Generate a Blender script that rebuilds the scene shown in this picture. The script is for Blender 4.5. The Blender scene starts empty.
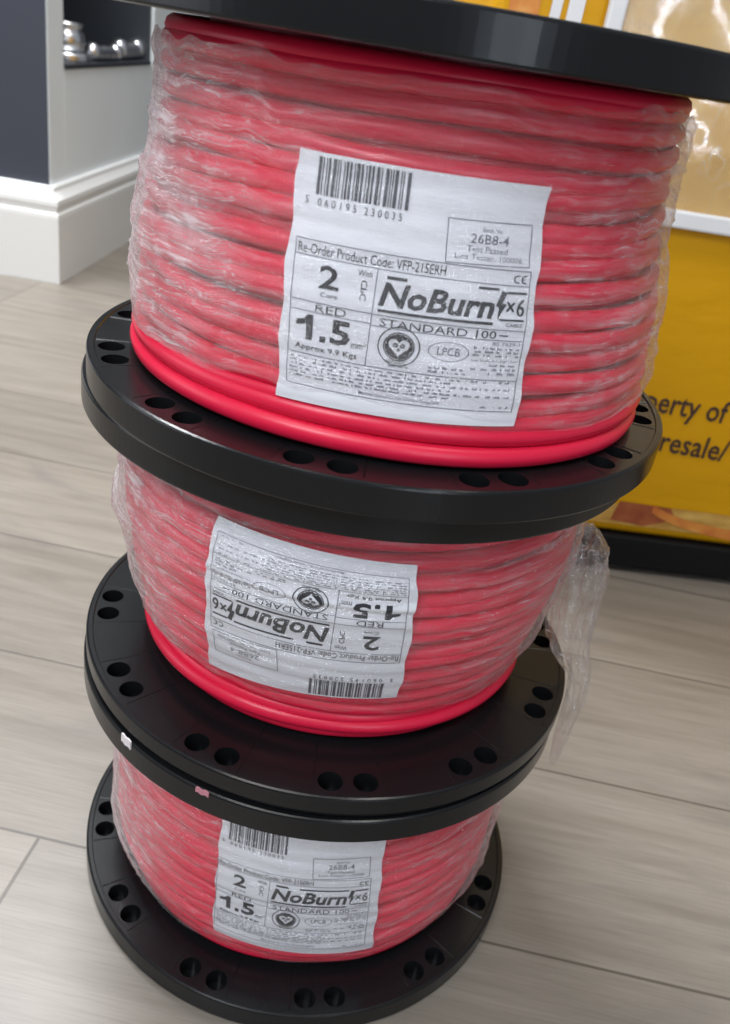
import bpy, bmesh, math, random
from math import sin, cos, pi, radians, degrees
from mathutils import Vector, Matrix, noise
random.seed(7)
scene = bpy.context.scene
COL = scene.collection
S = 0.125                                   # flange radius in metres

# ------------------------------------------------------------------ camera
PITCH, ROLL, FPX = 0.491634, 0.167549, 876.82
cd = bpy.data.cameras.new('camera'); cam = bpy.data.objects.new('camera', cd); COL.objects.link(cam)
cd.sensor_fit = 'VERTICAL'; cd.sensor_height = 24.0; cd.sensor_width = 24.0
cd.lens = FPX * 24.0 / 1024.0
cd.clip_start = 0.01; cd.clip_end = 50
_f = Vector((0, cos(PITCH), -sin(PITCH))); _u = Vector((0, sin(PITCH), cos(PITCH))); _r = Vector((1, 0, 0))
R_ = cos(ROLL) * _r + sin(ROLL) * _u; U_ = -sin(ROLL) * _r + cos(ROLL) * _u
m = Matrix((( R_.x, U_.x, -_f.x, 0.00771526), (R_.y, U_.y, -_f.y, -0.38324028), (R_.z, U_.z, -_f.z, 0.43283069), (0, 0, 0, 1)))
cam.matrix_world = m
cd.dof.use_dof = True; cd.dof.focus_distance = 0.34; cd.dof.aperture_fstop = 11.0
scene.camera = cam

# ------------------------------------------------------------------ light
scene.view_settings.view_transform = 'Standard'; scene.view_settings.look = 'None'
scene.view_settings.gamma = 1.0; scene.view_settings.use_curve_mapping = False
scene.view_settings.exposure = 0.0
w = bpy.data.worlds.new('room_light'); scene.world = w; w.use_nodes = True
bg = w.node_tree.nodes['Background']; bg.inputs[0].default_value = (0.86, 0.90, 1.0, 1); bg.inputs[1].default_value = 0.29

def area(name, loc, target, sx, sy, power, col):
    l = bpy.data.lights.new(name, 'AREA'); l.shape = 'RECTANGLE'; l.size = sx; l.size_y = sy
    l.energy = power; l.color = col
    o = bpy.data.objects.new(name, l); COL.objects.link(o); o.location = loc
    o.rotation_euler = (Vector(target) - Vector(loc)).to_track_quat('-Z', 'Y').to_euler()
    return o
area('ceiling_or_fill_light', (-0.25, -0.15, 1.75), (-0.25, -0.15, 0), 0.5, 0.5, 11, (1.0, 0.97, 0.93))
area('ceiling_or_fill_light', (-0.8, 0.85, 2.1), (-0.8, 0.85, 0), 1.2, 0.3, 84, (0.97, 0.98, 1.0))
area('ceiling_or_fill_light', (0.55, -0.05, 2.1), (0.55, 0.1, 0), 0.12, 1.2, 12, (1.0, 0.97, 0.92))
area('window_light', (-2.1, -0.35, 0.95), (0.0, 0.0, 0.42), 1.1, 1.1, 9, (0.86, 0.92, 1.0))
area('ceiling_or_fill_light', (-0.34, -0.80, 1.08), (0.0, 0.0, 0.44), 0.4, 0.4, 8.0, (0.90, 0.94, 1.0))  # added fill light behind the camera, brightens the top drum over the lower ones
area('window_light', (0.55, -1.62, 0.75), (0.03, -0.12, 0.44), 0.022, 1.0, 2.6, (0.78, 0.88, 1.0))
area('window_light', (0.80, -1.58, 0.75), (0.03, -0.12, 0.44), 0.04, 1.0, 3.6, (0.78, 0.88, 1.0))

# ------------------------------------------------------------------ helpers
def tag(o, label=None, cat=None, group=None, kind=None):
    if label: o['label'] = label
    if cat: o['category'] = cat
    if group: o['group'] = group
    if kind: o['kind'] = kind
    return o
def empty(name, loc, rz=0.0):
    o = bpy.data.objects.new(name, None); COL.objects.link(o); o.location = loc
    o.rotation_euler = (0, 0, rz); o.empty_display_size = 0.02
    return o
def obj(name, bm, mats, parent=None, smooth=False):
    me = bpy.data.meshes.new(name); bm.to_mesh(me); bm.free()
    for mm in (mats if isinstance(mats, (list, tuple)) else [mats]): me.materials.append(mm)
    if smooth:
        for p in me.polygons: p.use_smooth = True
    o = bpy.data.objects.new(name, me); COL.objects.link(o)
    if parent: o.parent = parent
    return o
def box(bm, a, b, bev=0.0, seg=2):
    r = bmesh.ops.create_cube(bm, size=1.0)
    c = [(a[i] + b[i]) / 2 for i in range(3)]; d = [b[i] - a[i] for i in range(3)]
    for v in r['verts']:
        v.co = Vector((c[0] + v.co.x * d[0], c[1] + v.co.y * d[1], c[2] + v.co.z * d[2]))
    if bev:
        es = list({e for v in r['verts'] for e in v.link_edges})
        bmesh.ops.bevel(bm, geom=es, offset=bev, segments=seg, affect='EDGES', profile=0.5)
def lathe(bm, prof, n=64, cx=0.0, cy=0.0):
    rings = []
    for (r, z) in prof:
        rings.append([bm.verts.new((cx + r * cos(2 * pi * i / n), cy + r * sin(2 * pi * i / n), z)) for i in range(n)])
    for a, b in zip(rings[:-1], rings[1:]):
        for i in range(n):
            bm.faces.new((a[i], a[(i + 1) % n], b[(i + 1) % n], b[i]))
    return rings
def tube(bm, pts, rad, n=10, closed=False, caps=True):
    rings = []; N = len(pts)
    for i, p in enumerate(pts):
        a = pts[i - 1] if i > 0 else (pts[-1] if closed else p)
        b = pts[i + 1] if i < N - 1 else (pts[0] if closed else p)
        t = (b - a).normalized()
        x = t.cross(Vector((0, 0, 1)))
        if x.length < 1e-4: x = t.cross(Vector((1, 0, 0)))
        x.normalize(); y = x.cross(t)
        rr = rad(i) if callable(rad) else rad
        rings.append([bm.verts.new(p + rr * (cos(2 * pi * k / n) * x + sin(2 * pi * k / n) * y)) for k in range(n)])
    for i in range(N if closed else N - 1):
        a, b = rings[i], rings[(i + 1) % N]
        for k in range(n):
            bm.faces.new((a[k], a[(k + 1) % n], b[(k + 1) % n], b[k]))
    if caps and not closed:
        bm.faces.new(rings[0]); bm.faces.new(rings[-1][::-1])

class Mat:
    """tiny node helper"""
    def __init__(s, name):
        s.m = bpy.data.materials.new(name); s.m.use_nodes = True; s.t = s.m.node_tree
        s.b = s.t.nodes['Principled BSDF']; s.out = s.t.nodes['Material Output']
    def n(s, typ, **kw):
        nd = s.t.nodes.new(typ)
        for k, v in kw.items():
            if k.startswith('i_'): nd.inputs[k[2:].replace('_', ' ')].default_value = v
            else: setattr(nd, k, v)
        return nd
    def l(s, a, b): s.t.links.new(a, b)
    def math(s, op, a, b=None, c=None, clamp=False):
        nd = s.t.nodes.new('ShaderNodeMath'); nd.operation = op; nd.use_clamp = clamp
        for i, x in enumerate((a, b, c)):
            if x is None: continue
            if isinstance(x, (int, float)): nd.inputs[i].default_value = x
            else: s.l(x, nd.inputs[i])
        return nd.outputs[0]
    def mix(s, fac, a, b, blend='MIX'):
        nd = s.t.nodes.new('ShaderNodeMix'); nd.data_type = 'RGBA'; nd.blend_type = blend
        for sock, x in ((nd.inputs[0], fac), (nd.inputs[6], a), (nd.inputs[7], b)):
            if isinstance(x, (int, float)): sock.default_value = x
            elif isinstance(x, tuple): sock.default_value = (*x, 1) if len(x) == 3 else x
            else: s.l(x, sock)
        return nd.outputs[2]
    def ramp(s, fac, stops, interp='LINEAR'):
        nd = s.t.nodes.new('ShaderNodeValToRGB'); cr = nd.color_ramp; cr.interpolation = interp
        while len(cr.elements) < len(stops): cr.elements.new(0.5)
        for e, (p, c) in zip(cr.elements, stops):
            e.position = p; e.color = (*c, 1) if len(c) == 3 else c
        s.l(fac, nd.inputs[0]); return nd.outputs[0]
    def coord(s, which='Object', scale=(1, 1, 1), loc=(0, 0, 0), rot=(0, 0, 0)):
        tc = s.t.nodes.new('ShaderNodeTexCoord'); mp = s.t.nodes.new('ShaderNodeMapping')
        mp.inputs['Scale'].default_value = scale; mp.inputs['Location'].default_value = loc; mp.inputs['Rotation'].default_value = rot
        s.l(tc.outputs[which], mp.inputs[0]); return mp.outputs[0]
    def noise(s, vec, scale, detail=3, rough=0.5, dist=0.0):
        nd = s.t.nodes.new('ShaderNodeTexNoise'); nd.inputs['Scale'].default_value = scale
        nd.inputs['Detail'].default_value = detail; nd.inputs['Roughness'].default_value = rough; nd.inputs['Distortion'].default_value = dist
        s.l(vec, nd.inputs['Vector']); return nd.outputs['Fac']
    def bump(s, h, strength, dist=0.001, to=None):
        nd = s.t.nodes.new('ShaderNodeBump'); nd.inputs['Strength'].default_value = strength; nd.inputs['Distance'].default_value = dist
        s.l(h, nd.inputs['Height']); s.l(nd.outputs[0], (to or s.b).inputs['Normal']); return nd.outputs[0]
    def base(s, c): s.b.inputs['Base Color'].default_value = (*c, 1); return s
    def set(s, **kw):
        for k, v in kw.items(): s.b.inputs[k.replace('_', ' ')].default_value = v
        return s

def simple(name, c, rough=0.5, metal=0.0, var=0.06, nscale=60.0, bump=0.0):
    M = Mat(name); v = M.coord('Object')
    f = M.noise(v, nscale, 4)
    M.l(M.mix(f, tuple(x * (1 - var) for x in c), tuple(min(1, x * (1 + var)) for x in c)), M.b.inputs['Base Color'])
    M.set(Roughness=rough, Metallic=metal)
    if bump: M.bump(f, bump, 0.0006)
    return M.m

# ---- floor: grey wood planks running along x
def floor_mat():
    M = Mat('grey_wood_plank')
    v = M.coord('Object')
    br = M.n('ShaderNodeTexBrick'); M.l(v, br.inputs['Vector'])
    br.offset = 0.42; br.offset_frequency = 2; br.squash = 1.0
    br.inputs['Color1'].default_value = (0.0, 0.0, 0.0, 1); br.inputs['Color2'].default_value = (1, 1, 1, 1); br.inputs['Mortar'].default_value = (0.5, 0.5, 0.5, 1)
    br.inputs['Scale'].default_value = 1.0; br.inputs['Mortar Size'].default_value = 0.0011; br.inputs['Mortar Smooth'].default_value = 0.3
    br.inputs['Bias'].default_value = 0.0; br.inputs['Brick Width'].default_value = 1.22; br.inputs['Row Height'].default_value = 0.1475
    g1 = M.noise(M.coord('Object', (1.6, 22, 1)), 3.2, 6, 0.62, 0.6)
    g2 = M.noise(M.coord('Object', (5, 130, 1)), 5.0, 4, 0.6, 0.2)
    g3 = M.noise(M.coord('Object', (2.2, 7.0, 1), (3.1, 0.4, 0)), 2.1, 4, 0.55, 0.8)
    c = M.ramp(g1, [(0.25, (0.150, 0.130, 0.106)), (0.5, (0.200, 0.177, 0.148)), (0.75, (0.240, 0.216, 0.184))])
    c = M.mix(M.math('MULTIPLY', M.ramp(g2, [(0.35, (1, 1, 1)), (0.55, (0, 0, 0))]), 0.35), c, (0.125, 0.107, 0.087))
    c = M.mix(M.math('MULTIPLY', M.ramp(g3, [(0.60, (0, 0, 0)), (0.74, (1, 1, 1))]), 0.5), c, (0.12, 0.11, 0.108))
    tint = M.n('ShaderNodeSeparateColor'); M.l(br.outputs['Color'], tint.inputs[0])
    c = M.mix(0.10, c, br.outputs['Color'], 'OVERLAY')
    c = M.mix(M.math('MULTIPLY', br.outputs['Fac'], 0.85), c, (0.06, 0.05, 0.04))
    M.l(c, M.b.inputs['Base Color'])
    M.set(Roughness=0.42); M.b.inputs['Specular IOR Level'].default_value = 0.5
    h = M.math('SUBTRACT', M.math('MULTIPLY', g2, 0.25), M.math('MULTIPLY', br.outputs['Fac'], 1.0))
    M.bump(h, 0.25, 0.0006)
    return M.m
bm = bmesh.new()
_e = {-1: (-3.2, -2.2, -0.03)}
FL_ROT = radians(-4.2)
box(bm, (-3.6, -3.2, -0.03), (3.6, 3.6, 0.0))
fl = obj('floor', bm, floor_mat()); fl['kind'] = 'structure'
# object origin placed so that the joints fall where the planks meet
# plank joint line passes (0, -0.0465) and a butt joint at x = -0.1475 in the row in front of it
_row = Vector((-0.1475, -0.0365, 0))
fl.rotation_euler = (0, 0, FL_ROT)
fl.location = _row - Matrix.Rotation(FL_ROT, 3, 'Z') @ Vector((1.22 * 0 + 0.0, 0.0, 0.0))

# ---- left wall with its return, niche and skirting
M = Mat('charcoal_wall_paint'); f = M.noise(M.coord('Object'), 3.0, 3)
M.l(M.mix(f, (0.036, 0.042, 0.060), (0.050, 0.056, 0.076)), M.b.inputs['Base Color']); M.set(Roughness=0.55)
M.bump(M.noise(M.coord('Object'), 160, 2), 0.08, 0.0005); DARKWALL = M.m
M = Mat('pale_grey_wall_paint'); f = M.noise(M.coord('Object'), 7.0, 4)
M.l(M.mix(f, (0.72, 0.78, 0.81), (0.82, 0.87, 0.89)), M.b.inputs['Base Color']); M.set(Roughness=0.6)
M.bump(M.noise(M.coord('Object'), 160, 2), 0.08, 0.0005); PALEWALL = M.m
WHITEWOOD = simple('white_gloss_paint', (0.80, 0.81, 0.80), 0.3, var=0.02, nscale=8)
NICHE = simple('dark_niche_paint', (0.03, 0.036, 0.046), 0.5, nscale=6)

XR, YF = -0.575, 1.055         # the corner of the wall
bm = bmesh.new()
prof = [(-3.6, YF), (XR - 0.004, YF), (XR, YF + 0.004), (XR, 1.1)]
box(bm, (-3.6, YF, 0), (XR - 0.02, YF + 0.04, 2.4))
box(bm, (XR - 0.02, YF, 0), (XR - 0.0015, YF + 0.0008, 2.4))
wl = obj('wall_left', bm, DARKWALL); wl['kind'] = 'structure'
bm = bmesh.new()
NY0, NY1, SILL, TOP = 1.118, 1.60, 0.318, 1.0
box(bm, (XR - 0.02, YF + 0.0010, 0), (XR, NY0, 2.4))                    # jamb by the corner
box(bm, (XR - 0.30, NY0, 0), (XR, NY1, SILL), 0.002)                    # below the niche
box(bm, (XR - 0.30, NY1, 0), (XR, 3.4, 2.4))                            # beyond the niche
box(bm, (XR - 0.30, NY0, TOP), (XR, NY1, 2.4))                          # over the niche
wr = obj('wall_return', bm, PALEWALL); wr['kind'] = 'structure'
bm = bmesh.new()
box(bm, (XR - 0.32, NY0 - 0.02, SILL), (XR - 0.30, NY1, TOP))
box(bm, (XR - 0.30, NY0 - 0.02, SILL), (XR - 0.02, NY0, TOP))
box(bm, (XR - 0.30, NY1 - 0.02, SILL), (XR - 0.006, NY1 - 0.0005, TOP))
box(bm, (XR - 0.30, NY0, SILL), (XR + 0.002, NY1 - 0.02, SILL + 0.006))
nb = obj('niche_lining', bm, NICHE); nb['kind'] = 'structure'; nb['label'] = 'dark lining and ledge of the wall niche'
bm = bmesh.new(); box(bm, (XR, 3.3, 0), (3.6, 3.4, 2.4)); wb = obj('wall_back', bm, DARKWALL); wb['kind'] = 'structure'

def skirting(name, pts):
    """ogee skirting swept along the inside corner of pts (x,y), outward normal to the right"""
    P = [(0.0, 0.0), (0.0, 0.0)]
    sec = [(0.020, 0.0), (0.020, 0.104), (0.0195, 0.110), (0.0165, 0.114), (0.0165, 0.119), (0.0185, 0.124), (0.018, 0.131), (0.013, 0.137), (0.009, 0.143), (0.008, 0.149), (0.006, 0.151), (0.0, 0.151)]
    bm = bmesh.new(); rows = []
    for i, p in enumerate(pts):
        ns = []
        if i > 0: d = (Vector(pts[i]) - Vector(pts[i - 1])).normalized(); ns.append(Vector((d.y, -d.x)))
        if i < len(pts) - 1: d = (Vector(pts[i + 1]) - Vector(pts[i])).normalized(); ns.append(Vector((d.y, -d.x)))
        nrm = sum(ns, Vector((0, 0)))
        if len(ns) == 2: nrm = nrm / (nrm.dot(ns[0]))
        rows.append([bm.verts.new((p[0] + nrm.x * o_, p[1] + nrm.y * o_, z)) for o_, z in sec])
    for a, b in zip(rows[:-1], rows[1:]):
        for k in range(len(sec) - 1): bm.faces.new((a[k], b[k], b[k + 1], a[k + 1]))
    bm.faces.new(rows[0]); bm.faces.new(rows[-1][::-1])
    o = obj(name, bm, WHITEWOOD); o['kind'] = 'structure'; return o
skirting('baseboard_left', [(-3.5, YF), (XR, YF), (XR, 3.3)])

# ------------------------------------------------------------------ drums
T_, H_ = 0.101576, 0.979733
H1 = 2 * T_ + H_
GAP = 0.0
ROWS = {2: [(.0, .815), (.06, .83), (.1, .85), (.4, .845), (.7, .80), (.9, .795), (1, .79)],
        1: [(0, .725), (.1, .75), (.2, .775), (.4, .83), (.6, .865), (.75, .865), (1, .80)],
        0: [(0, .80), (.2, .845), (.5, .855), (1, .85)]}
def lerp(tab, x):
    if x <= tab[0][0]: return tab[0][1]
    for (a, va), (b, vb) in zip(tab[:-1], tab[1:]):
        if x <= b: return va + (vb - va) * (x - a) / (b - a)
    return tab[-1][1]
def Rc(k, ang, z):
    """outer radius of the wound cable, in flange radii"""
    r = lerp(ROWS[k], z)
    side = 0.5 + 0.5 * sin(ang)          # 0 at the front (-90 deg)
    low = max(0.0, 1 - z / 0.6)
    if k == 0: r += 0.055 * min(1, side * 1.3) * (0.4 + 0.6 * low)
    if k == 1: r += 0.045 * min(1, side * 1.3) * low
    if k == 2: r += 0.055 * low * max(0, cos(ang)) + 0.0 * side
    return r

# black plastic
M = Mat('black_moulded_plastic'); v = M.coord('Object')
n1 = M.noise(v, 420, 3); n2 = M.noise(v, 18, 4)
M.l(M.mix(n2, (0.0065, 0.0068, 0.0075), (0.010, 0.0105, 0.0115)), M.b.inputs['Base Color'])
M.l(M.math('ADD', M.math('MULTIPLY', n2, 0.12), 0.17), M.b.inputs['Roughness'])
M.bump(n1, 0.05, 0.0003); M.b.inputs['Specular IOR Level'].default_value = 0.30; BLACK = M.m
# red cable
M = Mat('red_cable_sheath'); v = M.coord('Object'); n2 = M.noise(v, 25, 3)
M.l(M.mix(n2, (0.66, 0.007, 0.043), (0.78, 0.014, 0.060)), M.b.inputs['Base Color'])
M.set(Roughness=0.36); M.b.inputs['Subsurface Weight'].default_value = 0.0
M.bump(M.noise(v, 300, 2), 0.05, 0.0004); RED = M.m
# label paper and inks
M = Mat('white_label_paper'); v = M.coord('Object')
M.l(M.mix(M.noise(v, 40, 3), (0.74, 0.755, 0.80), (0.80, 0.81, 0.84)), M.b.inputs['Base Color']); M.set(Roughness=0.45)
M.bump(M.noise(M.coord('Object', (1, 1, 5)), 70, 4), 0.25, 0.0012); PAPER = M.m
INK = simple('black_print', (0.025, 0.026, 0.032), 0.5, nscale=300)
INKBAR = simple('worn_black_print', (0.07, 0.073, 0.09), 0.5, nscale=300)
INKGREY = simple('grey_print', (0.20, 0.205, 0.235), 0.5, nscale=300)

# stretch film: clear sheet, hazier where layers bunch up in streaks, glossy
def film_mat(name, haze_lo, haze_hi, sx=2.2, sz=44.0, tilt=0.07, bstr=0.7, cre=1.0):
    M = Mat(name); t = M.t
    uv = M.n('ShaderNodeUVMap'); uv.uv_map = 'UVMap'
    def mp(scale, rot=0.0, loc=(0, 0, 0)):
        q = M.n('ShaderNodeMapping'); q.inputs['Scale'].default_value = scale; q.inputs['Rotation'].default_value = (0, 0, rot); q.inputs['Location'].default_value = loc
        M.l(uv.outputs[0], q.inputs[0]); return q.outputs[0]
    streak = M.noise(mp((sx, sz, 1), tilt), 1.0, 6, 0.6, 0.6)
    streak2 = M.noise(mp((sx * 1.7, sz * 2.2, 1), -tilt * 1.6, (3, 7, 0)), 1.0, 5, 0.6, 1.2)
    patch = M.noise(mp((9, 14, 1), 0.35, (1.7, 2.2, 0)), 1.0, 4, 0.55, 1.0)
    h = M.math('ADD', M.math('MULTIPLY', streak, 0.50), M.math('ADD', M.math('MULTIPLY', streak2, 0.25), M.math('MULTIPLY', patch, 0.25)))
    haze = M.ramp(h, [(0.44, (haze_lo,) * 3), (0.53, (haze_lo + (haze_hi - haze_lo) * 0.22,) * 3), (0.635, (haze_hi,) * 3)])
    crease = M.noise(mp((sx * 2.0, sz * 1.1, 1), tilt * 3.0, (9, 1, 0)), 1.0, 2, 0.5, 1.6)
    thin = M.ramp(M.math('ABSOLUTE', M.math('SUBTRACT', crease, 0.5)), [(0.0, (0.55,) * 3), (0.010, (0.25,) * 3), (0.022, (0,) * 3)])
    gate = M.ramp(M.noise(mp((7, 9, 1), 0.2, (4, 4, 0)), 1.0, 2), [(0.42, (0,) * 3), (0.54, (1,) * 3)])
    haze = M.math('ADD', haze, M.math('MULTIPLY', M.math('MULTIPLY', thin, gate), cre))
    geo = M.n('ShaderNodeAttribute'); geo.attribute_name = 'layers'
    haze = M.math('ADD', M.math('MULTIPLY', haze, geo.outputs['Fac']), M.math('MULTIPLY', M.math('MAXIMUM', M.math('SUBTRACT', geo.outputs['Fac'], 0.6), 0.0), 0.34), clamp=True)
    bp = M.n('ShaderNodeBump'); bp.inputs['Strength'].default_value = bstr; bp.inputs['Distance'].default_value = 0.0024
    M.l(M.math('ADD', M.math('MULTIPLY', streak2, 0.6), streak), bp.inputs['Height'])
    tr = M.n('ShaderNodeBsdfTransparent'); tr.inputs[0].default_value = (0.985, 0.98, 0.985, 1)
    gl = M.n('ShaderNodeBsdfGlossy'); gl.inputs['Roughness'].default_value = 0.10; gl.inputs['Color'].default_value = (1, 1, 1, 1); M.l(bp.outputs[0], gl.inputs['Normal'])
    df = M.n('ShaderNodeBsdfDiffuse'); df.inputs[0].default_value = (0.90, 0.885, 0.885, 1)
    tl = M.n('ShaderNodeBsdfTranslucent'); tl.inputs[0].default_value = (0.86, 0.84, 0.84, 1)
    mixd = M.n('ShaderNodeMixShader'); mixd.inputs[0].default_value = 0.3; M.l(df.outputs[0], mixd.inputs[1]); M.l(tl.outputs[0], mixd.inputs[2])
    lw = M.n('ShaderNodeLayerWeight'); lw.inputs[0].default_value = 0.5
    frs = M.math('ADD', M.math('MULTIPLY', M.math('POWER', lw.outputs['Facing'], 4.0), 0.45), 0.085)
    a = M.n('ShaderNodeMixShader'); M.l(haze, a.inputs[0]); M.l(tr.outputs[0], a.inputs[1]); M.l(mixd.outputs[0], a.inputs[2])
    b = M.n('ShaderNodeMixShader'); M.l(frs, b.inputs[0]); M.l(a.outputs[0], b.inputs[1]); M.l(gl.outputs[0], b.inputs[2])
    M.l(b.outputs[0], M.out.inputs[0]); t.nodes.remove(M.b)
    return M.m
FILM = film_mat('clear_stretch_film', 0.0, 0.66)

# ---- flange with real hole pairs
def flange_mesh(hole_off, under=0.0011, through=False):
    bm = bmesh.new(); n = 192
    R = S; t = T_ * S; c = 0.0011
    hr = 0.0054; hubr = 0.019
    top, bot = t - 0.0, 0.0
    outline = lambda r, z: [(r * cos(2 * pi * i / n), r * sin(2 * pi * i / n), z) for i in range(n)]
    # rim with rounded lips and a faint step
    prof = [(R - 0.0034, top - 0.0006), (R - 0.0030, top), (R - c, top), (R - 0.0003, top - 0.0004), (R, top - c), (R, under), (R - under * 0.3, under * 0.35), (R - under, 0.0), (R - 0.0034 - under, 0.0)]
    rings = lathe(bm, prof, n)
    holes = []
    for j in range(12):
        for sgn in (-1, 1):
            a = radians(hole_off + 30 * j + sgn * 3.75)
            holes.append((0.920 * R * cos(a), 0.920 * R * sin(a)))
    from mathutils.geometry import delaunay_2d_cdt
    def plate(outer, z, up):
        hl = [[bm.verts.new((x + hr * cos(2 * pi * i / 24), y + hr * sin(2 * pi * i / 24), z)) for i in range(24)] for (x, y) in holes]
        hub = [bm.verts.new((hubr * cos(2 * pi * i / 48), hubr * sin(2 * pi * i / 48), z)) for i in range(48)]
        vs = []; es = []
        for lp in [outer, *hl, hub]:
            o_ = len(vs); vs += lp; L = len(lp); es += [(o_ + i, o_ + (i + 1) % L) for i in range(L)]
        vc, _, fc, ov, _, _ = delaunay_2d_cdt([Vector((v.co.x, v.co.y)) for v in vs], es, [], 0, 1e-7)
        ids = [o_[0] if o_ else None for o_ in ov]
        for tri in fc:
            c_ = sum((Vector(vc[i]) for i in tri), Vector((0, 0))) / len(tri)
            if c_.length < hubr * 0.99 or c_.length > outer[0].co.xy.length: continue
            if any((c_.x - x) ** 2 + (c_.y - y) ** 2 < (hr * 0.98) ** 2 for x, y in holes): continue
            q = [vs[ids[i]] for i in tri]
            try: bm.faces.new(q if up else q[::-1])
            except ValueError: pass
        return hl, hub
    h1, u1 = plate(rings[0], top - 0.0006, True)
    keep = holes; holes = keep if through else []; h2, u2 = plate(rings[-1], 0.0, False); holes = keep
    if not through: h2 = []
    for lp in ([] if through else h1):
        lo = [bm.verts.new((v.co.x, v.co.y, 0.0022)) for v in lp]; bm.faces.new(lo); h2.append(lo)
    for a, b in list(zip(h1, h2)) + [(u1, u2)]:
        L = len(a)
        for i in range(L): bm.faces.new((a[i], b[i], b[(i + 1) % L], a[(i + 1) % L]))
    # faint radial ribs moulded on the plate, between the hole pairs
    bmesh.ops.recalc_face_normals(bm, faces=bm.faces[:])
    for j in range(24):
        a = radians(hole_off + 15 * j + 7.5)
        r0, r1 = 0.30 * R, R - 0.0038
        d = Vector((cos(a), sin(a), 0)); p = Vector((-sin(a), cos(a), 0)) * 0.00035
        z0, z1 = top - 0.0006, top - 0.00035
        vs = [bm.verts.new(d * r + p * s_ + Vector((0, 0, z))) for r in (r0, r1) for s_, z in ((-1, z0), (0, z1), (1, z0))]
        bm.faces.new((vs[0], vs[3], vs[4], vs[1])); bm.faces.new((vs[1], vs[4], vs[5], vs[2]))
    return bm

def cable_mesh(k, turns, rc, seed):
    bm = bmesh.new(); n = 128
    z0, z1 = T_ + rc * 0.98, T_ + H_ - rc * 1.0
    def wind(rin, ph, tn, jit, zz0, zz1):
        pts = []
        N = int(n * tn)
        for i in range(N + 1):
            q = i / n; ang = 2 * pi * (q + ph)
            turn = q
            f = q / tn
            z = zz0 + (zz1 - zz0) * f
            # each turn sits at its own height and slips up and down along its length
            w1 = noise.noise(Vector((cos(ang) * 0.9, sin(ang) * 0.9, turn * 0.83 + seed)))
            w2 = noise.noise(Vector((cos(ang) * 2.0 + 9, sin(ang) * 2.0, turn * 1.7 + seed)))
            edge = min(1.0, f * 5, (1 - f) * 5)
            dz = (w1 * 0.036 + w2 * 0.012) * jit * edge
            dr = 0.6 * (w2 * 0.020 + noise.noise(Vector((cos(ang) + 4, sin(ang), turn * 2.3 + seed))) * 0.030) * jit
            z = z + dz
            r = Rc(k, ang, (z - T_)) - rc - 0.001 + dr - rin
            if r + rc > Rc(k, ang, z - T_): r = Rc(k, ang, z - T_) - rc
            pts.append(Vector((r * S * cos(ang), r * S * sin(ang), z * S)))
        tube(bm, pts, rc * S, 10)
    wind(0.0, 0.25, turns, 1.0, z0, z1)
    wind(1.5 * rc, 0.25, turns + 1, 0.35, z0, z1)
    lathe(bm, [(0.66 * S, (T_ + 0.002) * S), (0.66 * S, (T_ + H_ - 0.002) * S)], 64)
    return bm

def loose_turn(bm, k, z, rr, seed, rc, amp=0.012, a0=-200, a1=160):
    pts = []
    for i in range(200):
        a = radians(a0 + (a1 - a0) * i / 199)
        nz = noise.noise(Vector((cos(a) * 1.3, sin(a) * 1.3, seed)))
        r = rr(a) + nz * amp
        pts.append(Vector((r * S * cos(a), r * S * sin(a), (T_ + max(rc, z + nz * amp)) * S)))
    tube(bm, pts, rc * S, 10)

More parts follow.
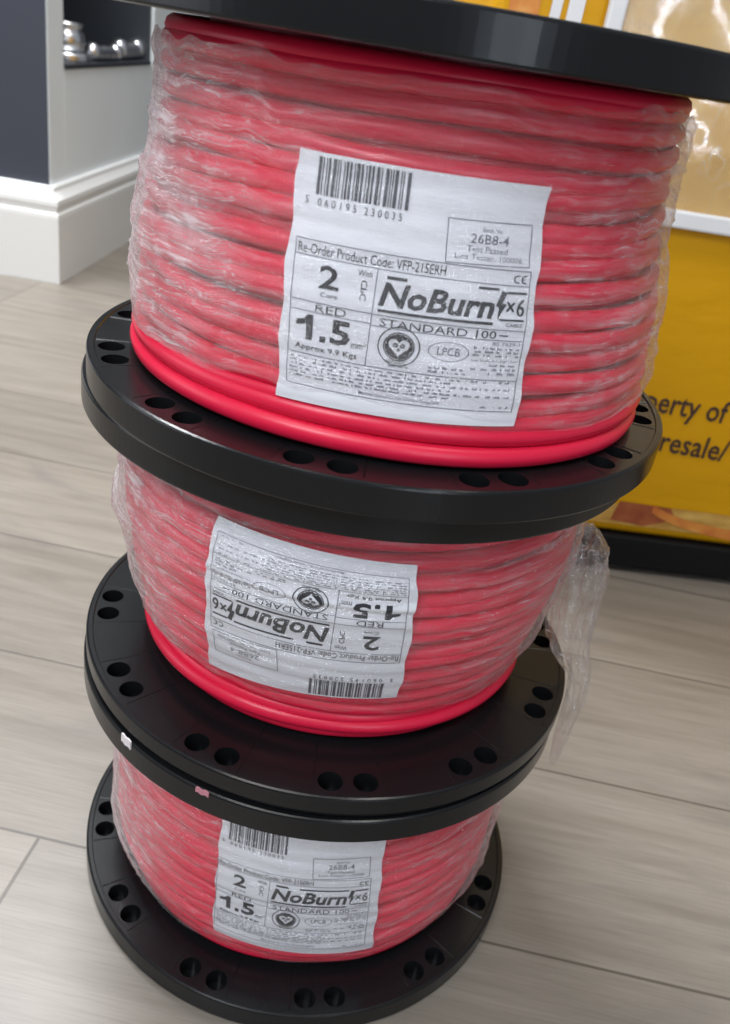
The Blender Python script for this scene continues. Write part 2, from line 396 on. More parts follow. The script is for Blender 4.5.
def film_mesh(k, zlo, zhi, seed, bulge):
    bm = bmesh.new(); uvl = bm.loops.layers.uv.new('UVMap')
    lay = bm.verts.layers.float.new('layers')
    NA, NZ = 420, 64
    V = []
    for i in range(NA):
        a = 2 * pi * i / NA
        ca, sa = cos(a), sin(a)
        lo = zlo + 0.05 * noise.noise(Vector((ca * 1.5, sa * 1.5, seed))) + 0.03 * noise.noise(Vector((ca * 6, sa * 6, seed + 3)))
        hi = zhi + 0.035 * noise.noise(Vector((ca * 2, sa * 2, seed + 8))) + 0.018 * noise.noise(Vector((ca * 9, sa * 9, seed + 5)))
        col = []
        for j in range(NZ + 1):
            f = j / NZ; z = lo + (hi - lo) * f
            q = z + 0.10 * sin(a + seed)             # the stretch lines climb as they go round
            w_ = abs(noise.noise(Vector((ca * 1.6, sa * 1.6, q * 10 + seed))))
            w2 = abs(noise.noise(Vector((ca * 4.5 + 3, sa * 4.5, q * 24 + seed * 2))))
            w3 = noise.noise(Vector((ca * 14, sa * 14, q * 30 + seed)))
            r = Rc(k, a, z) + 0.0150 + 0.012 * (1 - min(1, w_ * 3.2)) ** 2 + 0.005 * (1 - min(1, w2 * 3)) ** 2 + 0.0012 * max(w3, -0.2)
            ft_ = min(1.0, (z - lo) / 0.09); r = Rc(k, a, z) + (r - Rc(k, a, z)) * (0.25 + 0.75 * ft_)
            r += bulge(degrees(math.atan2(sa, ca)), z)
            vv = bm.verts.new((r * S * ca, r * S * sa, (T_ + z) * S))
            # number of overlapping film layers varies round the drum
            vv[lay] = 1.0
            col.append(vv)
        V.append(col)
    for i in range(NA):
        for j in range(NZ):
            i2 = (i + 1) % NA
            fc = bm.faces.new((V[i][j], V[i2][j], V[i2][j + 1], V[i][j + 1])); fc.smooth = True
            for lp, (ii, jj) in zip(fc.loops, ((i, j), (i + 1, j), (i + 1, j + 1), (i, j + 1))):
                lp[uvl].uv = (2 * pi * ii / NA, jj / NZ * (zhi - zlo))
    # layer count: heavier on the left and in a diagonal sweep
    for vtx in bm.verts:
        a = math.atan2(vtx.co.y, vtx.co.x); z = vtx.co.z / S - T_
        d = degrees(a)
        left = max(0.0, min(1.0, (-112 - d) / 45.0)) if d < 0 else 1.0
        right = max(0.0, min(1.0, (d + 60) / 40.0)) if d < 90 else 1.0
        label_ = max(0.0, 1.0 - abs(d + 87) / 30.0)
        vtx[lay] = 0.50 + 0.95 * left + 0.35 * right - 0.28 * min(1, label_ * 1.5)
        if k == 2:
            dline = (z - (0.80 - (d + 168) * 0.0085)); vtx[lay] += 0.5 * math.exp(-(dline / 0.085) ** 2) * max(0.0, min(1, (-108 - d) / 12.0)) * (d < 0)
    return bm

# ---- label sheet wrapped on the drum; printing shares its surface
def label_surface(k, corners, fold):
    TL, TR, BR, BL = corners
    def P(u, v, off=0.0):
        if k == 0 and off > 0: u = u - 0.03
        if fold: v = v + 0.045 * max(0.0, min(1.0, (v - 0.30) / 0.25)) * max(0.0, min(1.0, (0.95 - v) / 0.2))
        a = radians((1 - u) * (1 - v) * TL[0] + u * (1 - v) * TR[0] + u * v * BR[0] + (1 - u) * v * BL[0])
        z = (1 - u) * (1 - v) * TL[1] + u * (1 - v) * TR[1] + u * v * BR[1] + (1 - u) * v * BL[1]
        rip = 0.0014 * sin(2 * pi * z / 0.066) + 0.0020 * noise.noise(Vector((a * 2.0, z * 9, k * 5.0)))
        r = Rc(k, a, z) + 0.0080 + rip + off
        if fold:
            for (v0, amp, wd) in fold:
                x = (v - v0) / wd
                if 0 <= x: r += amp * math.exp(-x * 0.5) * min(1.0, x * 3.0)
        return Vector((r * S * cos(a), r * S * sin(a), (T_ + z) * S))
    return P

def slice_map(bm, P, off, nu=26, nv=26):
    for ax, n in ((0, nu), (1, nv)):
        for i in range(1, n):
            no = Vector((1, 0, 0)) if ax == 0 else Vector((0, 1, 0))
            bmesh.ops.bisect_plane(bm, geom=bm.verts[:] + bm.edges[:] + bm.faces[:], plane_co=no * (i / n), plane_no=no, dist=1e-7)
    for v in bm.verts: v.co = P(v.co.x, v.co.y, off)

_tc = {}
def text_bm(bm, s, u0, v0, u1, v1, bold=0.0, shear=0.0, rot90=False):
    """writing fitted into the box u0..u1, v0..v1 (v grows downwards)"""
    cu = bpy.data.curves.new('t', 'FONT'); cu.body = s; cu.size = 1.0; cu.offset = bold; cu.shear = shear; cu.resolution_u = 2; cu.fill_mode = 'FRONT'
    to = bpy.data.objects.new('t', cu); COL.objects.link(to)
    dg = bpy.context.evaluated_depsgraph_get(); dg.update()
    me = bpy.data.meshes.new_from_object(to.evaluated_get(dg))
    bpy.data.objects.remove(to); bpy.data.curves.remove(cu)
    xs = [v.co.x for v in me.vertices]; ys = [v.co.y for v in me.vertices]
    if not xs: return
    x0, x1, y0, y1 = min(xs), max(xs), min(ys), max(ys)
    vs = []
    for v in me.vertices:
        fx = (v.co.x - x0) / (x1 - x0); fy = (v.co.y - y0) / max(1e-6, y1 - y0)
        if rot90: vs.append(bm.verts.new((u0 + (u1 - u0) * (1 - fy), v0 + (v1 - v0) * fx, 0)))
        else: vs.append(bm.verts.new((u0 + (u1 - u0) * fx, v1 - (v1 - v0) * fy, 0)))
    for p in me.polygons:
        try: bm.faces.new([vs[i] for i in p.vertices])
        except ValueError: pass
    bpy.data.meshes.remove(me)
def rect_bm(bm, u0, v0, u1, v1):
    bm.faces.new([bm.verts.new((x, y, 0)) for x, y in ((u0, v1), (u1, v1), (u1, v0), (u0, v0))])
def line_bm(bm, u0, v0, u1, v1, w_=0.004):
    d = Vector((u1 - u0, v1 - v0)).normalized(); p = Vector((-d.y, d.x)) * w_ / 2
    bm.faces.new([bm.verts.new((x, y, 0)) for x, y in ((u0 + p.x, v0 + p.y), (u1 + p.x, v1 + p.y), (u1 - p.x, v1 - p.y), (u0 - p.x, v0 - p.y))])
def ring_bm(bm, cu_, cv_, r0, r1, n=40, a0=0, a1=360):
    vs = []
    full = abs(a1 - a0) >= 360
    for i in range(n + (0 if full else 1)):
        a = radians(a0 + (a1 - a0) * i / n)
        vs.append((bm.verts.new((cu_ + r0 * cos(a), cv_ + r0 * sin(a), 0)), bm.verts.new((cu_ + r1 * cos(a), cv_ + r1 * sin(a), 0))))
    for i in range(n):
        a, b = vs[i], vs[(i + 1) % len(vs)]
        bm.faces.new((a[0], a[1], b[1], b[0]))
def poly_bm(bm, pts):
    bm.faces.new([bm.verts.new((x, y, 0)) for x, y in pts])
def microtext(bm, u0, u1, v, h, rng, dens=0.8):
    """print too small to read: a row of word-long strokes"""
    u = u0
    while u < u1 - 0.01:
        L = min(rng.uniform(0.012, 0.05), u1 - u)
        n = max(1, int(L / 0.007))
        for i in range(n):
            if rng.random() < dens:
                x = u + i * 0.007
                rect_bm(bm, x, v - h * rng.uniform(0.45, 1.0), x + 0.0050, v)
        u += L + 0.008

def build_label(k, parent, corners, fold=None, weight_text=True):
    P = label_surface(k, corners, fold); rng = random.Random(40)
    bm = bmesh.new(); N = 46
    N = 100; g = [[None] * (N + 1) for _ in range(N + 1)]
    rr = random.Random(k)
    for i in range(N + 1):
        for j in range(N + 1):
            u, v = i / N, j / N
            e = 0.006
            uu = u + (0.006 * sin(v * 21 + k) if i in (0, N) else 0); vv = v
            # rounded corners
            g[i][j] = bm.verts.new(P(uu, vv, 0.0))
    for i in range(N):
        for j in range(N):
            f = bm.faces.new((g[i][j + 1], g[i + 1][j + 1], g[i + 1][j], g[i][j])); f.smooth = True
    lab = obj('label', bm, PAPER, parent); lab['label'] = 'white printed product label'
    OFF = 0.0020
    # barcode
    b = bmesh.new()
    u = 0.088
    while u < 0.444:
        wb = rng.choice([0.0045, 0.0045, 0.009, 0.0135]); rect_bm(b, u, 0.016, u + wb, 0.155); u += wb + rng.choice([0.0045, 0.0045, 0.009, 0.012])
    slice_map(b, P, OFF, 10, 26); o = obj('barcode', b, INKBAR, lab)
    b = bmesh.new(); text_bm(b, '5', 0.048, 0.165, 0.063, 0.194); text_bm(b, '0 6 0 1 9 5', 0.10, 0.167, 0.255, 0.196); text_bm(b, '2 3 0 0 3 5', 0.285, 0.168, 0.43, 0.197)
    slice_map(b, P, OFF, 26, 26); obj('barcode_digits', b, INK, lab)
    # ruled boxes
    b = bmesh.new()
    for q in [(0.605, 0.158, 0.947, 0.152), (0.947, 0.152, 0.953, 0.314), (0.953, 0.314, 0.612, 0.322), (0.612, 0.322, 0.605, 0.158),
              (0.034, 0.325, 0.965, 0.331), (0.034, 0.385, 0.965, 0.391), (0.034, 0.325, 0.040, 0.922), (0.965, 0.331, 0.972, 0.932), (0.040, 0.922, 0.972, 0.932),
              (0.364, 0.386, 0.354, 0.788), (0.036, 0.562, 0.968, 0.572), (0.364, 0.612, 0.968, 0.616), (0.038, 0.784, 0.97, 0.792), (0.036, 0.604, 0.362, 0.606)]:
        line_bm(b, *q, w_=0.0038)
    slice_map(b, P, OFF, 26, 26); obj('ruled_lines', b, INKGREY, lab)
    # lettering, large
    b = bmesh.new()
    text_bm(b, '2', 0.143, 0.410, 0.222, 0.503, 0.018)
    text_bm(b, 'Core', 0.155, 0.515, 0.222, 0.535)
    text_bm(b, 'RED', 0.140, 0.5685, 0.262, 0.601, -0.004)
    poly_bm(b, [(0.108, 0.722), (0.136, 0.722), (0.136, 0.617), (0.113, 0.617), (0.100, 0.634), (0.066, 0.646), (0.066, 0.668), (0.108, 0.657)]); rect_bm(b, 0.165, 0.698, 0.189, 0.722); text_bm(b, '5', 0.206, 0.617, 0.286, 0.722, 0.030)
    text_bm(b, 'mm', 0.292, 0.702, 0.338, 0.722); text_bm(b, '2', 0.341, 0.690, 0.350, 0.706)
    text_bm(b, 'Approx 9.9 Kgs', 0.068, 0.740, 0.318, 0.772, 0.006)
    text_bm(b, 'With', 0.290, 0.402, 0.346, 0.425); text_bm(b, 'CPC', 0.306, 0.440, 0.330, 0.520, 0, 0, True)
    text_bm(b, 'Re-Order Product Code: VFP-215ERH', 0.045, 0.338, 0.62, 0.378)
    slice_map(b, P, OFF, 26, 26); obj('lettering', b, INK, lab)
    b = bmesh.new()
    text_bm(b, 'Batch No:', 0.745, 0.178, 0.825, 0.195); text_bm(b, '26B8-4', 0.700, 0.203, 0.855, 0.240, 0.004)
    text_bm(b, 'Test Passed', 0.690, 0.250, 0.855, 0.274); text_bm(b, 'Line Tester: 100006', 0.645, 0.281, 0.92, 0.303)
    slice_map(b, P, OFF, 26, 26); obj('batch_print', b, INKGREY, lab); b = bmesh.new()
    text_bm(b, 'Manufactured in the United Kingdom', 0.34, 0.898, 0.66, 0.920, 0.004)
    text_bm(b, 'Low Smoke & Halogen Free', 0.765, 0.700, 0.958, 0.714)
    text_bm(b, 'BS 7629-1', 0.84, 0.622, 0.955, 0.637)
    for i, vv in enumerate((0.656, 0.672, 0.688, 0.730, 0.748, 0.766)):
        microtext(b, 0.765 if i not in (3, 5) else 0.84, 0.960, vv, 0.012, rng)
    for i, vv in enumerate((0.806, 0.822, 0.838, 0.854, 0.870, 0.886)):
        microtext(b, 0.052, 0.955 if i % 2 == 0 else 0.70, vv, 0.011, rng)
    microtext(b, 0.60, 0.75, 0.758, 0.012, rng); microtext(b, 0.60, 0.75, 0.775, 0.012, rng)
    microtext(b, 0.43, 0.53, 0.772, 0.011, rng); microtext(b, 0.83, 0.955, 0.918, 0.011, rng)
    slice_map(b, P, OFF, 26, 26); obj('small_print', b, INKGREY, lab)
    # large trade lettering with its bars, and the fire-rating mark
    b = bmesh.new()
    text_bm(b, 'NoBurn', 0.378, 0.432, 0.828, 0.528, 0.030, 0.22)
    rect_bm(b, 0.402, 0.408, 0.478, 0.420); rect_bm(b, 0.54, 0.410, 0.836, 0.419) if k != 2 else rect_bm(b, 0.755, 0.403, 0.838, 0.413)
    rect_bm(b, 0.380, 0.540, 0.826, 0.552)
    text_bm(b, '\u00d76', 0.876, 0.440, 0.955, 0.512, 0.010)
    poly_bm(b, [(0.850, 0.412), (0.872, 0.420), (0.858, 0.462), (0.876, 0.466), (0.842, 0.532), (0.846, 0.480), (0.832, 0.476)])
    rect_bm(b, 0.872, 0.414, 0.955, 0.423); rect_bm(b, 0.850, 0.524, 0.955, 0.532)
    text_bm(b, 'CABLE', 0.880, 0.540, 0.952, 0.555)
    slice_map(b, P, OFF, 30, 26); obj('trade_lettering', b, INK, lab)
    b = bmesh.new(); text_bm(b, 'STANDARD 100', 0.392, 0.5765, 0.850, 0.6095, 0.0)
    rect_bm(b, 0.862, 0.592, 0.90, 0.597)
    ring_bm(b, 0.912, 0.364, 0.012, 0.017, 20, 60, 300); ring_bm(b, 0.944, 0.364, 0.012, 0.017, 20, 60, 300); rect_bm(b, 0.930, 0.362, 0.942, 0.366)
    slice_map(b, P, OFF, 30, 26); obj('grade_lettering', b, INK, lab)
    # round certification mark: a ring, and a dark disc with a pale heart shape
    b = bmesh.new(); cu_, cv_ = 0.476, 0.684
    ring_bm(b, cu_, cv_, 0.078, 0.083); ring_bm(b, cu_, cv_, 0.056, 0.061)
    heart = lambda t: (0.0026 * 16 * sin(t) ** 3 * 1.0, -0.0026 * (13 * cos(t) - 5 * cos(2 * t) - 2 * cos(3 * t) - cos(4 * t)))
    hs = [heart(2 * pi * i / 48) for i in range(48)]
    n = 48
    for i in range(n):
        a0, a1 = 2 * pi * i / n, 2 * pi * (i + 1) / n
        def rad_at(a):
            best = min(hs, key=lambda p: abs((math.atan2(p[1], p[0]) - a + pi) % (2 * pi) - pi)); return min(0.052, math.hypot(*best))
        ra, rb = rad_at(a0), rad_at(a1)
        if ra < 0.0515 or rb < 0.0515:
            poly_bm(b, [(cu_ + ra * cos(a0), cv_ + ra * sin(a0)), (cu_ + 0.054 * cos(a0), cv_ + 0.054 * sin(a0)), (cu_ + 0.054 * cos(a1), cv_ + 0.054 * sin(a1)), (cu_ + rb * cos(a1), cv_ + rb * sin(a1))])
    ring_bm(b, cu_ - 0.014, cv_ - 0.004, 0.004, 0.010, 16); ring_bm(b, cu_ + 0.014, cv_ - 0.004, 0.004, 0.010, 16)
    ring_bm(b, cu_, cv_ + 0.014, 0.002, 0.007, 12)
    text_bm(b, 'BASEC', cu_ - 0.038, 0.742, cu_ + 0.038, 0.757)
    slice_map(b, P, OFF, 40, 40); obj('certification_mark', b, INK, lab)
    b = bmesh.new()
    text_bm(b, 'LPCB', 0.625, 0.662, 0.715, 0.698, 0.004)
    nn = 40
    for i in range(nn):
        a0, a1 = 2 * pi * i / nn, 2 * pi * (i + 1) / nn
        poly_bm(b, [(0.67 + r_ * 0.082 * cos(a), 0.68 + r_ * 0.042 * sin(a)) for r_, a in ((0.95, a0), (1, a0), (1, a1), (0.95, a1))])
    slice_map(b, P, OFF, 30, 30); obj('approval_mark', b, INKGREY, lab)
    return lab

# ---- put the drums together
CENTRES = [(0.0, 0.0), (0.00005, 0.00055), (0.00301, -0.00655)]
HOLE_OFF = [-17.0, -20.2, -6.3]
LABELS = {2: [(-109.1, .738), (-64.2, .740), (-63.0, .135), (-106.8, .124)],
          1: [(-70.1, .260), (-118.5, .222), (-116.2, .846), (-73.5, .825)],
          0: [(-107.9, .836), (-67.3, .847), (-63.3, .158), (-107.7, .178)]}
DESC = ['bottom black drum of the stack, standing on the floor, red cable in clear film',
        'middle black drum of red cable, its white label upside down under the film',
        'top black drum of red cable, nearest and largest, upright white label under clear film']
def bump2(d, z, d0, z0, wd, wz, amp):
    dd = (d - d0 + 180) % 360 - 180
    return amp * math.exp(-(dd / wd) ** 2 - ((z - z0) / wz) ** 2)
BULGE = {2: lambda d, z: bump2(d, z, -172, .42, 14, .05, .008) + bump2(d, z, 178, .42, 18, .06, .006),
         1: lambda d, z: bump2(d, z, -178, .56, 30, .07, .035) + bump2(d, z, -170, .30, 30, .06, .015),
         0: lambda d, z: 0.0}
drums = []
flange_cache = None
for k in range(3):
    root = empty('cable_drum', (CENTRES[k][0], CENTRES[k][1], k * H1 * S + 0.0001 * k))
    tag(root, DESC[k], 'cable drum', 'stacked drums of red cable')
    drums.append(root)
    fb = obj('flange', flange_mesh(HOLE_OFF[k], 0.0042 if k == 1 else 0.0011), BLACK, root)
    bmt = flange_mesh(HOLE_OFF[k], (0.0011, 0.0020, 0.0011)[k], k == 2)
    for v in bmt.verts: v.co = Vector((v.co.x, -v.co.y, T_ * S - v.co.z + (T_ + H_) * S))
    ft = obj('flange', bmt, BLACK, root)
    ft.location.x = (-0.0009, -0.0017, 0)[k]
    bm = bmesh.new(); lathe(bm, [(0.019, T_ * S - 0.001), (0.055, T_ * S - 0.001), (0.055, (T_ + H_) * S + 0.001), (0.019, (T_ + H_) * S + 0.001), (0.019, T_ * S - 0.001)], 64)
    obj('core', bm, BLACK, root, True)
    rc = (0.0305, 0.0290, 0.0290)[k]
    bm = cable_mesh(k, [15.0, 16.0, 16.0][k], rc, 3.1 + 7.7 * k)
    if k == 2:
        loose_turn(bm, k, 0.036, lambda a: 0.822 + 0.045 * max(0, cos(a)) + 0.02 * max(0, -sin(a)), 2.2, 0.032)
        loose_turn(bm, k, 0.092, lambda a: 0.828 + 0.04 * max(0, cos(a)), 5.2, 0.032)
    if k == 2: loose_turn(bm, k, 0.944, lambda a: 0.758, 4.4, 0.031, 0.006, -250, 109)
    if k == 1:
        loose_turn(bm, k, 0.034, lambda a: 0.705, 2.9, 0.029)
        loose_turn(bm, k, 0.083, lambda a: 0.735 + 0.02 * abs(cos(a)), 7.9, 0.029)
    obj('cable', bm, RED, root, True)
    build_label(k, root, LABELS[k], [(0.70, 0.012, 0.10)] if k == 1 else None)
    zl, zh = [(0.075, 0.965), (0.16, 0.955), (0.12, 0.93)][k]
    obj('stretch_wrap', film_mesh(k, zl, zh, 1.7 + 4.1 * k, BULGE[k]), FILM, root)

# loose tail of film on the right of the middle drum
def tail_mesh():
    bm = bmesh.new(); uvl = bm.loops.layers.uv.new('UVMap'); lay = bm.verts.layers.float.new('layers')
    # a drooping loop of film: centre radius, height, half depth, half width
    path = [(0.89, 0.64, 0.02, 0.05), (0.915, 0.665, 0.05, 0.10), (0.93, 0.62, 0.075, 0.14), (0.938, 0.50, 0.085, 0.16), (0.94, 0.36, 0.085, 0.16), (0.955, 0.20, 0.078, 0.14),
            (1.035, 0.08, 0.045, 0.12), (1.055, -0.05, 0.035, 0.10), (1.055, -0.18, 0.030, 0.08), (1.05, -0.30, 0.024, 0.06), (1.05, -0.42, 0.012, 0.04)]
    NU, NV = 120, 96; V = []; A0 = radians(-9)
    for i in range(NU + 1):
        f = i / NU * (len(path) - 1); a = min(int(f), len(path) - 2); t = f - a
        r, z, dd, wd = [path[a][q] * (1 - t) + path[a + 1][q] * t for q in range(4)]
        row = []
        for j in range(NV):
            ph = 2 * pi * j / NV
            pl = 1 + 0.28 * noise.noise(Vector((cos(ph) * 2.2, sin(ph) * 2.2, i * 0.045 + 4))) + 0.16 * noise.noise(Vector((cos(ph) * 5, sin(ph) * 5, i * 0.12))) + 0.13 * abs(noise.noise(Vector((cos(ph) * 11, sin(ph) * 11, i * 0.16))))
            er = r + dd * cos(ph) * pl; et = wd * sin(ph) * pl
            lim = 1.012 if z < 0.06 else 0.0
            er = max(er, lim)
            row.append(bm.verts.new(((er * cos(A0) - et * sin(A0)) * S, (er * sin(A0) + et * cos(A0)) * S, (T_ + z + 0.02 * noise.noise(Vector((cos(ph), sin(ph), i * 0.2)))) * S)))
            row[-1][lay] = 0.66
        V.append(row)
    for i in range(NU):
        for j in range(NV):
            j2 = (j + 1) % NV
            fc = bm.faces.new((V[i][j], V[i + 1][j], V[i + 1][j2], V[i][j2])); fc.smooth = True
            for lp, (ii, jj) in zip(fc.loops, ((i, j), (i + 1, j), (i + 1, j + 1), (i, j + 1))): lp[uvl].uv = (jj / NV * 0.9, ii / NU * 1.4)
    bmesh.ops.recalc_face_normals(bm, faces=bm.faces[:])
    return bm
TAILFILM = film_mat('clear_stretch_film_tail', 0.0, 0.62, 16.0, 7.0, 0.2, 0.8, 1.2)
tl = obj('film_tail', tail_mesh(), TAILFILM, drums[1]); tl['label'] = 'loose crumpled tail of clear film hanging down'

# scraps pinched between the middle and bottom drum
SCRAP = simple('pale_scrap', (0.75, 0.70, 0.70), 0.6); PINK = simple('pink_film_scrap', (0.50, 0.20, 0.24), 0.5)
def scrap(name, ang, wid, hgt, mat, label):
    r_ = empty(name, (0, 0, H1 * S), radians(ang)); tag(r_, label, 'scrap')
    bm = bmesh.new(); n = 8
    out = [[bm.verts.new(((1.004 + t * 0.006 - 0.03 * (j == 0)) * S * cos(a), (1.004 + t * 0.006 - 0.03 * (j == 0)) * S * sin(a), (zz + 0.003 * sin(i * 1.3)) * S)) for t in (0, 1) for j, zz in enumerate((0.0005 + 0.002 * t, hgt * 0.35, -hgt * 0.65))] for i in range(n + 1) for a in [wid * (i / n - 0.5)]]
    order = [1, 2, 5, 4]
    for p, q in zip(out[:-1], out[1:]):
        for x in range(4): bm.faces.new((p[order[x]], q[order[x]], q[order[(x + 1) % 4]], p[order[(x + 1) % 4]]))
    bm.faces.new([out[0][x] for x in order]); bm.faces.new([out[-1][x] for x in order][::-1])
    for v_ in [v_ for v_ in bm.verts if not v_.link_faces]: bm.verts.remove(v_)
    bmesh.ops.recalc_face_normals(bm, faces=bm.faces[:])
    obj('folded_edge', bm, mat, r_); return r_
scrap('paper_scrap', -129.0, 0.055, 0.036, SCRAP, 'white scrap of paper caught in the seam under the middle drum')
scrap('film_scrap', -108.5, 0.05, 0.020, PINK, 'small pink scrap caught in the seam right of the white paper scrap')

# ------------------------------------------------------------------ yellow display on the right
YAW = 0.09
M = Mat('yellow_printed_plastic'); v = M.coord('Object'); f1 = M.noise(v, 9, 4)
M.l(M.mix(f1, (0.58, 0.285, 0.002), (0.66, 0.335, 0.003)), M.b.inputs['Base Color']); M.set(Roughness=0.42)
M.bump(M.noise(M.coord('Object', (1, 1, 2.2)), 16, 4), 0.4, 0.004); M.b.inputs['Specular IOR Level'].default_value = 0.2; YELLOW = M.m
PLINTH = simple('black_plinth', (0.007, 0.007, 0.0075), 0.6); PLINTH.node_tree.nodes['Principled BSDF'].inputs['Specular IOR Level'].default_value = 0.15
TEXTINK = simple('dark_brown_print', (0.045, 0.018, 0.012), 0.5)
root = empty('display_plinth', (0.25, 0.388, 0.0), YAW)
tag(root, 'low black plinth on the grey plank floor under the yellow sack', 'plinth')
bm = bmesh.new(); box(bm, (-0.26, 0.012, 0.0), (0.75, 0.40, 0.006)); box(bm, (-0.27, 0.0, 0.006), (0.76, 0.41, 0.0395), 0.002)
obj('plinth_body', bm, PLINTH, root)

root = empty('yellow_sack', (0.25, 0.388, 0.04), YAW)
tag(root, 'large yellow printed sack standing on the black plinth behind the drums', 'sack')
bm = bmesh.new()
box(bm, (-0.21, 0.004, 0.0), (0.72, 0.36, 0.62), 0.012, 3)
sk = obj('sack_body', bm, YELLOW, root)
def panel(bm_, name, mat, parent):
    """flat print (x right, y up in metres) laid on the sack's front"""
    for vtx in bm_.verts: vtx.co = Vector((vtx.co.x, 0.0032, vtx.co.y))
    return obj(name, bm_, mat, parent)
def sack_text(s, x0, z0, x1, z1, slope):
    b = bmesh.new(); text_bm(b, s, x0, -z1, x1, -z0, 0.012)
    for vtx in b.verts: vtx.co = Vector((vtx.co.x, -vtx.co.y + slope * (vtx.co.x - x0), 0))
    o = panel(b, 'printed_words', TEXTINK, root)
    return o
# front-plane coordinates relative to the sack's corner (z above the plinth)
sack_text('Property of', -0.040, 0.126, 0.0735, 0.1545, -0.035)
sack_text('resale/', 0.0205, 0.0935, 0.0865, 0.1155, -0.035)
# fruit picture strip along the foot
M = Mat('orange_picture_print'); M.l(M.ramp(M.noise(M.coord('Object', (1, 1, 1)), 40, 4), [(0.3, (0.50, 0.12, 0.02)), (0.6, (0.66, 0.25, 0.04)), (0.8, (0.75, 0.42, 0.12))]), M.b.inputs['Base Color']); ORANGE = M.m
M = Mat('crate_picture_print'); M.l(M.ramp(M.noise(M.coord('Object', (1, 1, 3)), 30, 4), [(0.3, (0.42, 0.20, 0.03)), (0.7, (0.66, 0.42, 0.10))]), M.b.inputs['Base Color']); CRATE = M.m
M = Mat('red_picture_print'); M.l(M.ramp(M.noise(M.coord('Object'), 60, 4), [(0.3, (0.25, 0.05, 0.012)), (0.7, (0.40, 0.11, 0.03))]), M.b.inputs['Base Color']); REDP = M.m
WHITEP = simple('white_print', (0.74, 0.75, 0.76), 0.5, var=0.05)
b = bmesh.new()
poly_bm(b, [(-0.10, 0.012), (0.70, 0.012), (0.70, 0.038), (0.06, 0.036), (0.0, 0.034), (-0.10, 0.030)])
for vtx in b.verts: vtx.co.y += 0.0
panel(b, 'crate_picture', CRATE, root)
b = bmesh.new()
poly_bm(b, [(-0.004, 0.016), (0.030, 0.013), (0.060, 0.024), (0.052, 0.036), (0.0, 0.037)])
for vtx in b.verts: vtx.co.z = 0
o = panel(b, 'fruit_picture', REDP, root); o.location.y = -0.0004
b = bmesh.new(); N = 24; tp, bt = [], []
for i in range(N + 1):
    f = i / N; x = 0.034 + 0.36 * f; y = 0.010 + 0.021 * math.exp(-f * 9) - 0.002 * f; wd = 0.006 + 0.003 * sin(f * 6)
    tp.append((x, y + wd)); bt.append((x, y - 0.002))
poly_bm(b, bt + tp[::-1]); o = panel(b, 'fruit_picture', ORANGE, root); o.location.y = -0.0008
# upper print: orange, white and yellow bands at the sack's left end
b = bmesh.new(); poly_bm(b, [(-0.20, 0.36), (-0.178, 0.36), (-0.176, 0.56), (-0.20, 0.56)]); o = panel(b, 'fruit_picture', ORANGE, root)
b = bmesh.new(); poly_bm(b, [(-0.171, 0.36), (-0.163, 0.36), (-0.157, 0.56), (-0.165, 0.56)]); poly_bm(b, [(-0.157, 0.36), (-0.145, 0.36), (-0.143, 0.56), (-0.155, 0.56)]); panel(b, 'white_bands', WHITEP, root)

# clear plastic pouch with white hems and tan contents, hanging over the sack
root2 = empty('plastic_pouch', (0.25, 0.388, 0.335), YAW)
tag(root2, 'white-hemmed clear pouch of tan sheets hanging over the yellow sack', 'pouch')
M = Mat('tan_sheet'); v = M.coord('Object'); f1 = M.noise(M.coord('Object', (1, 1, 1)), 14, 5, 0.6, 0.8)
M.l(M.ramp(f1, [(0.3, (0.62, 0.37, 0.09)), (0.7, (0.74, 0.50, 0.16))]), M.b.inputs['Base Color']); M.set(Roughness=0.5); TAN = M.m
def puffy(x0, x1, z0, z1, y0, amp, nx=60, nz=50, uv=False):
    bm = bmesh.new(); uvl = bm.loops.layers.uv.new('UVMap'); lay = bm.verts.layers.float.new('layers'); g = []
    for i in range(nx + 1):
        col = []
        for j in range(nz + 1):
            fx, fz = i / nx, j / nz
            env = min(1, 5 * min(fx, 1 - fx, fz, 1 - fz))
            w_ = noise.noise(Vector((fx * 9, fz * 4, 2.0))) * 0.5 + abs(noise.noise(Vector((fx * 22 + fz * 8, fz * 9, 5.0)))) * 0.6
            vv = bm.verts.new((x0 + (x1 - x0) * fx, y0 - amp * env * (0.5 + w_), z0 + (z1 - z0) * fz)); vv[lay] = 0.75; col.append(vv)
        g.append(col)
    for i in range(nx):
        for j in range(nz):
            fc = bm.faces.new((g[i][j], g[i + 1][j], g[i + 1][j + 1], g[i][j + 1])); fc.smooth = True
            for lp, (ii, jj) in zip(fc.loops, ((i, j), (i + 1, j), (i + 1, j + 1), (i, j + 1))): lp[uvl].uv = (ii / nx * 1.2, jj / nz * 0.6)
    return bm
POUCHFILM = film_mat('clear_pouch_film', 0.02, 0.30, 9, 12, 0.6, 0.15)
obj('tan_contents', puffy(-0.116, 0.60, 0.010, 0.30, 0.002, 0.006), TAN, root2)
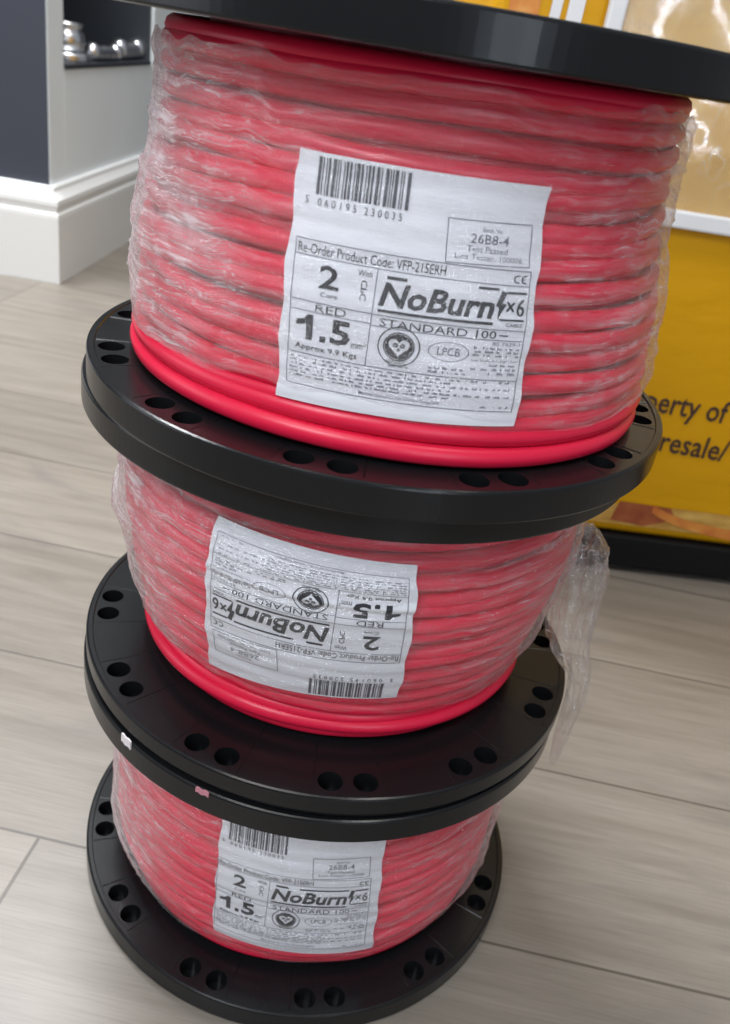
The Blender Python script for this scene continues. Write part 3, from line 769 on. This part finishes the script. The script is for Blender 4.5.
obj('clear_cover', puffy(-0.118, 0.602, 0.006, 0.302, -0.004, 0.010), POUCHFILM, root2)
bm = bmesh.new(); box(bm, (-0.128, -0.007, -0.002), (0.61, 0.002, 0.012), 0.002); box(bm, (-0.128, -0.007, 0.012), (-0.115, 0.002, 0.305), 0.002)
obj('white_hem', bm, WHITEP, root2)

# ------------------------------------------------------------------ silver fittings on the niche ledge
CHROME = simple('polished_metal', (0.86, 0.88, 0.90), 0.28, 1.0, var=0.03)
LZ = SILL + 0.006
f1 = empty('metal_fitting', (XR - 0.046, 1.248, LZ), 0.2)
bm = bmesh.new(); lathe(bm, [(0.0, 0.0), (0.040, 0.0), (0.042, 0.002), (0.042, 0.009), (0.039, 0.012), (0.0, 0.012)], 40); obj('base_plate', bm, CHROME, f1, False)
bm = bmesh.new(); lathe(bm, [(0.0, 0.012), (0.021, 0.012), (0.028, 0.017), (0.031, 0.030), (0.029, 0.040), (0.025, 0.045), (0.025, 0.050), (0.027, 0.051), (0.027, 0.056), (0.0, 0.058)], 40); obj('body', bm, CHROME, f1, True)
tag(f1, 'tall round silver fitting at the left end of the niche ledge', 'fitting')
def fitting_bar(loc, rz, L, rad, label):
    r_ = empty('metal_fitting', loc, rz); tag(r_, label, 'fitting'); bm = bmesh.new()
    tube(bm, [Vector((-L / 2 + L * i / 20, 0, rad)) for i in range(21)], lambda i: rad * (1.0, 0.98, 0.82, 0.82, 0.98)[i % 5], 20); obj('bar', bm, CHROME, r_, True)
    for s_ in (-1, 1):
        bm = bmesh.new(); bmesh.ops.create_uvsphere(bm, u_segments=20, v_segments=12, radius=rad * 1.2)
        for vtx in bm.verts: vtx.co += Vector((s_ * L / 2, 0, rad * 1.2))
        obj('end_knob', bm, CHROME, r_, True)
    return r_
fitting_bar((XR - 0.018, 1.355, LZ), radians(86), 0.10, 0.0125, 'low silver bar lying beside the tall round fitting on the niche ledge')
fitting_bar((XR - 0.026, 1.515, LZ), radians(93), 0.125, 0.0155, 'long silver bar with ball ends at the right end of the niche ledge')
